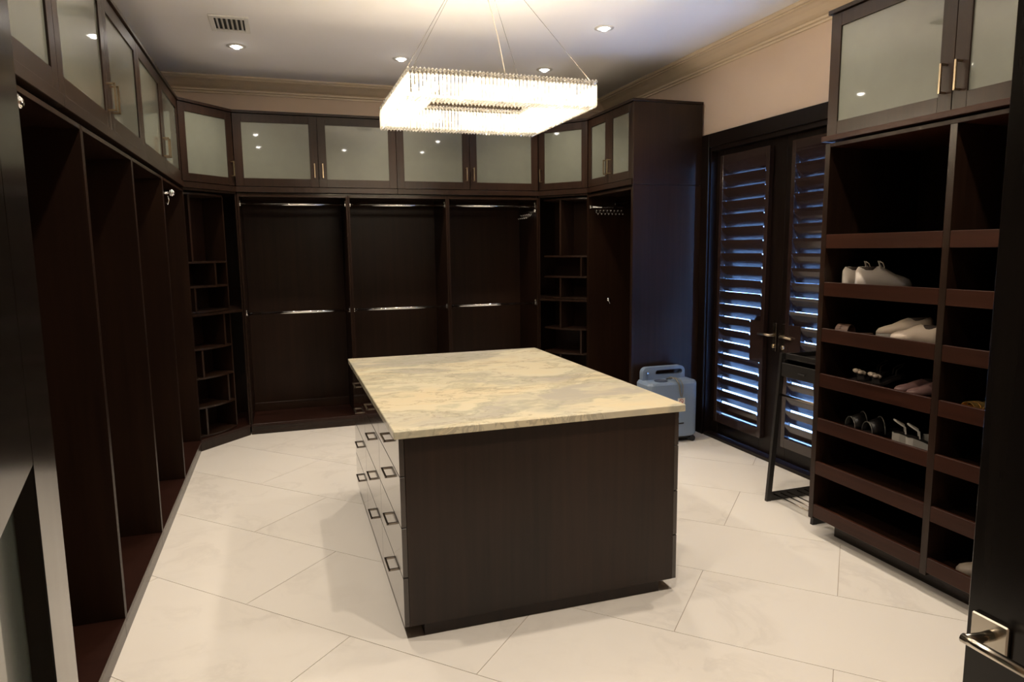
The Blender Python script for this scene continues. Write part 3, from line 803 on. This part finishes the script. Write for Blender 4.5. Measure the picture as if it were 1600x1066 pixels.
# ------------------------------------------------------------------ oxygen concentrator
oc = thing('oxygen_concentrator', 'pale blue rolling oxygen concentrator in front of the tall gable panel', 'medical device', (3.10, 5.03, 0))
def rrect(x0, x1, y0, y1, r, n=4):
    P = []
    for (cx_, cy_, a0) in ((x1-r, y1-r, 0), (x0+r, y1-r, 90), (x0+r, y0+r, 180), (x1-r, y0+r, 270)):
        for k in range(n+1):
            a = math.radians(a0+90*k/n); P.append((cx_+r*math.cos(a), cy_+r*math.sin(a)))
    return P
def rbody(bm, sl, r):
    rings = []
    for (x0, x1, y0, y1, z) in sl: rings.append([Vector((*p, z)) for p in rrect(x0, x1, y0, y1, r)])
    loft(bm, rings)
ox0, ox1, oy0, oy1 = 2.855, 3.335, 4.965, 5.215
bm = nb(); rbody(bm, [(ox0+.012, ox1-.012, oy0+.012, oy1-.012, .055), (ox0, ox1, oy0, oy1, .075), (ox0, ox1, oy0, oy1, .515), (ox0+.01, ox1-.01, oy0+.008, oy1-.008, .535)], .05)
obj('housing', bm, 'blue', oc, smooth=False)
# raised handle bridge at the back made of profile extruded along y, with slot
bm = nb()
def arch(bm, x0, x1, z0, z1, y0, y1, r, hx0, hx1, hz0, hz1):
    out = []
    for (cx_, cz_, a0) in ((x1-r, z1-r, 0), (x0+r, z1-r, 90)):
        for k in range(7):
            a = math.radians(a0+90*k/6); out.append((cx_+r*math.cos(a), cz_+r*math.sin(a)))
    out = [(x1, z0)]+out+[(x0, z0)]
    hol = []; hr = (hz1-hz0)/2-.001
    for (cx_, a0) in ((hx1-hr, -90), (hx0+hr, 90)):
        for k in range(8):
            a = math.radians(a0+180*k/7); hol.append((cx_+hr*math.cos(a), (hz0+hz1)/2+hr*math.sin(a)))
    n = len(out); h = len(hol)
    for (y, fl_) in ((y0, 0), (y1, 1)): pass
    Vo = [[bm.verts.new((x, y, z)) for x, z in out] for y in (y0, y1)]
    Vh = [[bm.verts.new((x, y, z)) for x, z in hol] for y in (y0, y1)]
    for i in range(n): bm.faces.new((Vo[0][i], Vo[0][(i+1) % n], Vo[1][(i+1) % n], Vo[1][i]))
    for i in range(h): bm.faces.new((Vh[0][i], Vh[0][(i+1) % h], Vh[1][(i+1) % h], Vh[1][i]))
    for s in (0, 1):
        ed = [bm.edges.get((Vo[s][i], Vo[s][(i+1) % n])) for i in range(n)]+[bm.edges.get((Vh[s][i], Vh[s][(i+1) % h])) for i in range(h)]
        bmesh.ops.triangle_fill(bm, edges=ed, use_beauty=True)
arch(bm, ox0+.035, ox1-.03, .53, .645, oy1-.075, oy1-.02, .05, ox0+.16, ox1-.055, .572, .617)
obj('carry_handle', bm, 'blue', oc)
bm = nb(); lathe(bm, [(.055, .5352), (.058, .541), (.050, .541), (.046, .537)], (3.02, 5.06, 0), 'z', 24); obj('bottle_recess', bm, 'bluedark', oc)
bm = nb(); lathe(bm, [(.009, oy1-.10), (.012, oy1-.09), (.012, oy1-.076)], (2.925, 0, .600), 'y', 14); obj('outlet_port', bm, 'chrome', oc)
bm = nb(); tube(bm, [(3.10, 5.10, .54), (3.11, 5.05, .565), (3.125, 4.99, .56), (3.135, 4.956, .52), (3.145, 4.953, .46), (3.155, 4.953, .41)], .0065, 10)
tube(bm, [(3.13, 5.10, .54), (3.15, 5.04, .56), (3.165, 4.98, .55), (3.172, 4.956, .51), (3.172, 4.953, .45), (3.165, 4.953, .405)], .0045, 10)
obj('tubing', bm, 'grayl', oc, smooth=True)
tg = B('warning_label', 'paper', oc, 3.13, 3.20, oy0-.002, oy0-.0004, .325, .395, bev=0)
bm = nb(); seg = 24
def ringflat(bm, cx_, y, cz_, r0, r1):
    R_ = [[Vector((cx_+r*math.cos(2*PI*k/seg), y, cz_+r*math.sin(2*PI*k/seg))) for r in (r0, r1)] for k in range(seg+1)]
    V = [[bm.verts.new(p) for p in q] for q in R_[:-1]]
    for k in range(seg): bm.faces.new((V[k][0], V[k][1], V[(k+1) % seg][1], V[(k+1) % seg][0]))
ringflat(bm, 3.165, oy0-.0024, .368, .015, .020)
box(bm, -.02, .02, -.0002, .0002, -.0025, .0025, 0, Matrix.Translation((3.165, oy0-.0026, .368)) @ Matrix.Rotation(math.radians(45), 4, 'Y'))
box(bm, 3.145, 3.185, oy0-.0026, oy0-.0022, .334, .338)
obj('no_smoking_sign', bm, 'redprint', tg)
B('front_slot', 'rubber', oc, 3.05, 3.195, oy0-.001, oy0+.001, .168, .180, bev=0)
B('base', 'rubber', oc, ox0+.03, ox1-.03, oy0+.03, oy1-.03, .035, .0545)
for (x, y) in ((ox0+.05, oy0+.04), (ox1-.035, oy0+.03), (ox0+.05, oy1-.04), (ox1-.04, oy1-.04)):
    bm = nb(); lathe(bm, [(.020, y-.012), (.026, y-.010), (.026, y+.010), (.020, y+.012)], (x, 0, .026), 'y', 18); box(bm, x-.008, x+.008, y-.004, y+.004, .03, .054)
    obj('caster_wheel', bm, 'rubber', oc)

# ------------------------------------------------------------------ valet stand
vs = thing('valet_stand', 'black metal valet stand with a drawer tray in front of the right shuttered door', 'stand', (3.2, 3.38, 0))
VY0, VY1, VX0, VX1 = 3.165, 3.60, 2.945, 3.42
for (y, s) in ((VY0, 1), (VY1, -1)):
    bm = nb(); w = .018
    def slab(bm, p, q, wx, wy):
        p, q = Vector(p), Vector(q)
        loft(bm, [[p+Vector((a*wx, b*wy, 0)) for a, b in ((-1, -1), (1, -1), (1, 1), (-1, 1))], [q+Vector((a*wx, b*wy, 0)) for a, b in ((-1, -1), (1, -1), (1, 1), (-1, 1))]])
    yy = y+s*.011
    slab(bm, (VX0+.018, yy, .0), (VX0+.092, yy, .985), .017, .011); obj('leg', bm, 'blackmetal', vs)
    bm = nb(); slab(bm, (VX1-.018, yy, .0), (VX1-.13, yy, .985), .017, .011); obj('leg', bm, 'blackmetal', vs)
    B('base_bar', 'blackmetal', vs, VX0+.037, VX1-.037, yy-.011, yy+.011, .002, .055, bev=.001)
for k, x in enumerate((3.00, 3.055, 3.11, 3.19, 3.25, 3.33, 3.38)):
    bm = nb(); tube(bm, [(x, VY0+.022, .046), (x, VY1-.022, .046)], .0045, 8); obj('shoe_bar', bm, 'bronze', vs, smooth=True)
B('cross_bar', 'blackmetal', vs, VX1-.075, VX1-.045, VY0+.022, VY1-.022, .06, .10)
bm = nb(); tube(bm, [(3.020, VY0+.015, .715), (3.020, VY1-.015, .715)], .008, 12); obj('trouser_bar', bm, 'bronze', vs, smooth=True)
bm = nb(); x0, x1, y0, y1 = 3.018, 3.32, VY0+.024, VY1-.024
box(bm, x0+.012, x1, y0, y1, .838, .846, .001); box(bm, x1-.01, x1, y0, y1, .846, .945, .001); box(bm, x0+.012, x1-.01, y0, y0+.01, .846, .945, .001); box(bm, x0+.012, x1-.01, y1-.01, y1, .846, .945, .001)
obj('drawer_case', bm, 'blackmetal', vs)
df = B('drawer', 'blackmetal', vs, x0, x0+.0115, y0, y1, .838, .925, bev=.001)
B('drawer_pull', 'rubber', df, x0-.010, x0-.0003, 3.36, 3.42, .872, .880, bev=.001)
bm = nb(); box(bm, 3.05, x1+.01, y0-.004, y1+.004, .946, .954, .001)
for a in ((3.05, 3.058, y0-.004, y1+.004), (x1+.002, x1+.01, y0-.004, y1+.004), (3.058, x1+.002, y0-.004, y0+.004), (3.058, x1+.002, y1-.004, y1+.004)): box(bm, *a, .954, .985, .001)
obj('tray', bm, 'blackmetal', vs)

# ------------------------------------------------------------------ shoes
def footprint(L, w, n=9, z=0, toe=1.0, sc=1.0):
    """closed outline, heel at y=0, toe at y=L"""
    prof = [(0, .0), (.03, .50), (.12, .74), (.30, .74), (.48, .80), (.66, .97), (.80, 1.0), (.92, .78*toe), (.985, .42*toe), (1.0, .0)]
    R_ = [(w/2*a*sc, L*t) for t, a in prof]; Lf = [(-w/2*a*sc*.93, L*t) for t, a in prof[1:-1]][::-1]
    return R_+Lf
def place(t, loc, rz): t.location = loc; t.rotation_euler = (0, 0, rz)
def closed_shoe(name, label, loc, rz, L, w, upper, solem, hgt=.085, group=None, laces=False, flat=False, tilt=0):
    t = thing(name, label, 'shoe', (0, 0, 0), 0, group)
    bm = nb(); fp = footprint(L, w); 
    loft(bm, [[Vector((x, y, z_)) for x, y in fp] for z_ in (0, .018)] ); obj('sole', bm, solem, t)
    # upper: arch rings
    bm = nb(); rings = []
    if flat: sec = [(.0, .30, .040), (.05, .66, .052), (.2, .74, .042), (.4, .76, .034), (.58, .9, .036), (.72, .98, .036), (.85, .85, .028), (.95, .5, .018), (.995, .15, .010)]
    else: sec = [(.0, .30, .80), (.04, .62, .98), (.12, .74, 1.0), (.28, .74, .92), (.42, .78, 1.02), (.55, .88, .86), (.70, .97, .62), (.84, .90, .50), (.94, .62, .38), (.99, .22, .18)]
    for (f, a, h) in sec:
        hh = h if flat else h*hgt; ww = w/2*a
        ring = []
        for k in range(9):
            an = PI*k/8; ring.append(Vector((ww*math.cos(an)*(1 if k in (0, 8) else .98), L*f, .018+hh*math.sin(an)**.75)))
        ring.append(Vector((-ww*.5, L*f, .012))); ring.append(Vector((ww*.5, L*f, .012)))
        rings.append(ring)
    loft(bm, rings); obj('upper', bm, upper, t, smooth=True)
    # opening (dark lining)
    bm = nb(); pts = []
    hz = .018+(.040 if flat else hgt*.93)
    l0, l1, ow = (.06*L, (.58 if flat else .36)*L, w*(.27 if flat else .22))
    for k in range(16):
        a = 2*PI*k/16; pts.append((ow*math.cos(a), (l0+l1)/2+(l1-l0)/2*math.sin(a)))
    prism(bm, pts, hz-.012, hz+.005); obj('lining', bm, 'darklin', t)
    if laces:
        for k in range(4):
            f = .42+.07*k; z = .018+hgt*(1.03-.13*k)
            bm = nb(); tube(bm, [(-w*.2, L*f, z-.014), (-w*.1, L*f+.004, z+.003), (w*.1, L*f-.004, z+.003), (w*.2, L*f, z-.014)], .003, 6); obj('lace', bm, 'canvas', t)
        for s in (-1, 1):
            bm = nb(); tube(bm, [(0, L*.42, hgt+.02), (s*.02, L*.40, hgt+.045), (s*.042, L*.44, hgt+.035), (s*.03, L*.48, hgt+.012)], .003, 6); obj('lace', bm, 'canvas', t)
    place(t, loc, rz); t.rotation_euler = (tilt, 0, rz)
    return t
def sandal(name, label, loc, rz, L, w, bed, strap, heel=.0, low=1.0, straps=((.62, .045), (.72, .04)), group=None, ankle=False, solem='sole', thick=.014, flower=None):
    t = thing(name, label, 'shoe', (0, 0, 0), 0, group)
    fp = footprint(L, w)
    def zz(y): 
        f = y/L; return heel*max(0, min(1, (.62-f)/.45))**1.0
    bm = nb()
    if heel > .03 and solem == 'sole':
        lo = [Vector((x, y, 0)) for x, y in fp]
    else: lo = [Vector((x, y, zz(y))) for x, y in fp]
    hi = [Vector((x, y, zz(y)+thick)) for x, y in fp]; 
    loft(bm, [lo, hi]); obj('sole', bm, solem, t)
    bm = nb(); loft(bm, [[p+Vector((0, 0, .0003)) for p in hi], [Vector((p.x*.96, p.y, p.z+.004)) for p in hi]]); obj('footbed', bm, bed, t)
    for (f, wd) in straps:
        y = f*L; z = zz(y)+thick; ww = w/2*.97; bm = nb(); R_ = []
        hh = (.05 if f > .5 else .07)*low
        for k in range(11):
            a = PI*k/10; c = Vector((ww*math.cos(a), y, z+hh*math.sin(a)))
            n = Vector((math.cos(a), 0, math.sin(a)))
            R_.append([c+Vector((0, -wd/2, 0)), c+Vector((0, wd/2, 0)), c+Vector((0, wd/2, 0))+n*.003, c+Vector((0, -wd/2, 0))+n*.003])
        loft(bm, R_); obj('strap', bm, strap, t, smooth=False)
    if ankle:
        bm = nb(); pts = []; z = zz(.1*L)+thick
        for k in range(11):
            a = PI*k/10; pts.append((w/2*.72*math.cos(a), .22*L-.20*L*math.sin(a), z+.035+.03*math.sin(a)))
        tube(bm, [(w/2*.72, .24*L, z)]+pts+[(-w/2*.72, .24*L, z)], .004, 6); obj('heel_strap', bm, strap, t)
    if flower:
        y = .66*L; z = zz(y)+thick+.052
        for k in range(6):
            a = 2*PI*k/6; bm = nb(); bmesh.ops.create_icosphere(bm, subdivisions=2, radius=.014)
            for v_ in bm.verts: v_.co = Vector((v_.co.x*1.25+.023*math.cos(a), v_.co.y*1.1+.02*math.sin(a)+y, v_.co.z*.8+z+.006*math.sin(a)))
            obj('flower_petal', bm, flower, t, smooth=True)
    place(t, loc, rz)
    return t
z2, z3, z4, z5, z7 = [SZ[k] for k in (1.469, 1.213, .957, .700, .190)]
hp = PI/2
# row two: canvas sneakers, heels to the far-left front, toes pointing toward the entry side (-Y, +X)
closed_shoe('sneaker', 'white canvas sneaker on the second shoe shelf, outer one of the pair at left', (2.90, 2.985, z2), -2.18, .27, .095, 'canvas', 'sole', .105, 'white sneakers', True)
closed_shoe('sneaker', 'white canvas sneaker with loose laces on the second shoe shelf, right of its mate', (2.885, 2.88, z2), -2.18, .27, .095, 'canvas', 'sole', .108, 'white sneakers', True)
# row three
closed_shoe('ballet_flat', 'cream pointed flat on the third shoe shelf, rear one tipped over its mate', (3.03, 2.515, z3+.050), .40, .27, .088, 'cream', 'sole', .072, 'cream flats', tilt=-.12)
closed_shoe('ballet_flat', 'cream pointed flat on the third shoe shelf, front one of the pair', (2.945, 2.400, z3+.004), .14, .26, .088, 'cream', 'gold', .085, 'cream flats')
sandal('sandal', 'low brown sandal at the left end of the third shoe shelf', (2.94, 2.80, z3), .25, .23, .085, 'brownl', 'brownl', straps=((.62, .05), (.75, .035)), heel=.01)
sandal('slipper', 'small white-toed slipper between the brown sandal and the cream flats', (3.07, 2.72, z3), 2.75, .20, .075, 'blackl', 'paper', straps=((.82, .03),))
# row four
for (x, y, lb) in ((2.90, 2.90, 'black heeled sandal with a cream flower, leftmost on the fourth shoe shelf'), (2.89, 2.79, 'black heeled sandal with a cream flower, right of its mate on the fourth shelf')):
    sandal('heeled_sandal', lb, (x+.17, y-.10, z4), .98, .22, .078, 'blackl', 'blackl', heel=.055, straps=((.62, .018), (.70, .018)), ankle=True, solem='blackl', flower='cream', group='cream flower sandals')
for (x, y, lb) in ((2.90, 2.61, 'dusty pink pump on the fourth shoe shelf, left one of the pair'), (2.89, 2.53, 'dusty pink pump on the fourth shoe shelf, right one of the pair')):
    closed_shoe('pump', lb, (x+.20, y-.09, z4), 1.15, .22, .068, 'pinkl', 'blackl', .06, 'dusty pink pumps')
# row five
for (x, y, lb) in ((2.90, 2.885, 'dark slide sandal with a pale-piped arched strap on the fifth shelf, leftmost'), (2.895, 2.765, 'dark slide sandal with a pale-piped arched strap on the fifth shelf, second from left')):
    t = sandal('slide_sandal', lb, (0, 0, 0), 0, .25, .10, 'blackl', 'blackl', heel=.012, straps=(), solem='blackl', group='dark piped slides')
    for (f, hh, nm) in ((.52, .085, 'strap_piping'), (.80, .058, 'strap_piping')):
        bm = nb(); tube(bm, [(.049*math.cos(PI*k/12), .25*f, .018+hh*math.sin(PI*k/12)) for k in range(13)], .0028, 6); obj(nm, bm, 'grayl', t, smooth=True)
    bm = nb(); R_ = []
    for k in range(13):
        a_ = PI*k/12; cs, sn = math.cos(a_), math.sin(a_)
        R_.append([Vector((.047*cs, .25*.52, .018+.083*sn)), Vector((.047*cs, .25*.80, .018+.056*sn)), Vector((.045*cs, .25*.80, .018+.053*sn)), Vector((.045*cs, .25*.52, .018+.080*sn))])
    loft(bm, R_); obj('strap', bm, 'blackl', t, smooth=True)
    place(t, (x+.20, y-.055, z5), 1.30)
for (x, y, lb) in ((2.895, 2.60, 'black wedge sandal with a ribbed pale sole on the fifth shelf, left one'), (2.885, 2.51, 'black wedge sandal with a ribbed pale sole on the fifth shelf, right one')):
    sandal('wedge_sandal', lb, (x, y, z5), -hp-.75, .24, .082, 'blackl', 'sole', heel=.05, straps=((.64, .03),), ankle=True, group='pale-soled wedges')
# second column
sandal('gold_sandal', 'gold sandal on the fourth shelf of the right column, left one', (3.08, 2.19, z4), 1.45, .22, .075, 'gold', 'gold', straps=((.62, .03), (.78, .025)), solem='gold', group='gold sandals', heel=.025, low=.55)
sandal('gold_sandal', 'gold sandal on the fourth shelf of the right column, beside the open door edge', (3.08, 2.09, z4), 1.45, .22, .075, 'gold', 'gold', straps=((.62, .03), (.78, .025)), solem='gold', group='gold sandals', heel=.025, low=.55)
closed_shoe('loafer', 'taupe loafer toe on the bottom shelf beside the open door edge', (3.06, 2.01, z7), .75, .26, .095, 'tan', 'tan', .085)
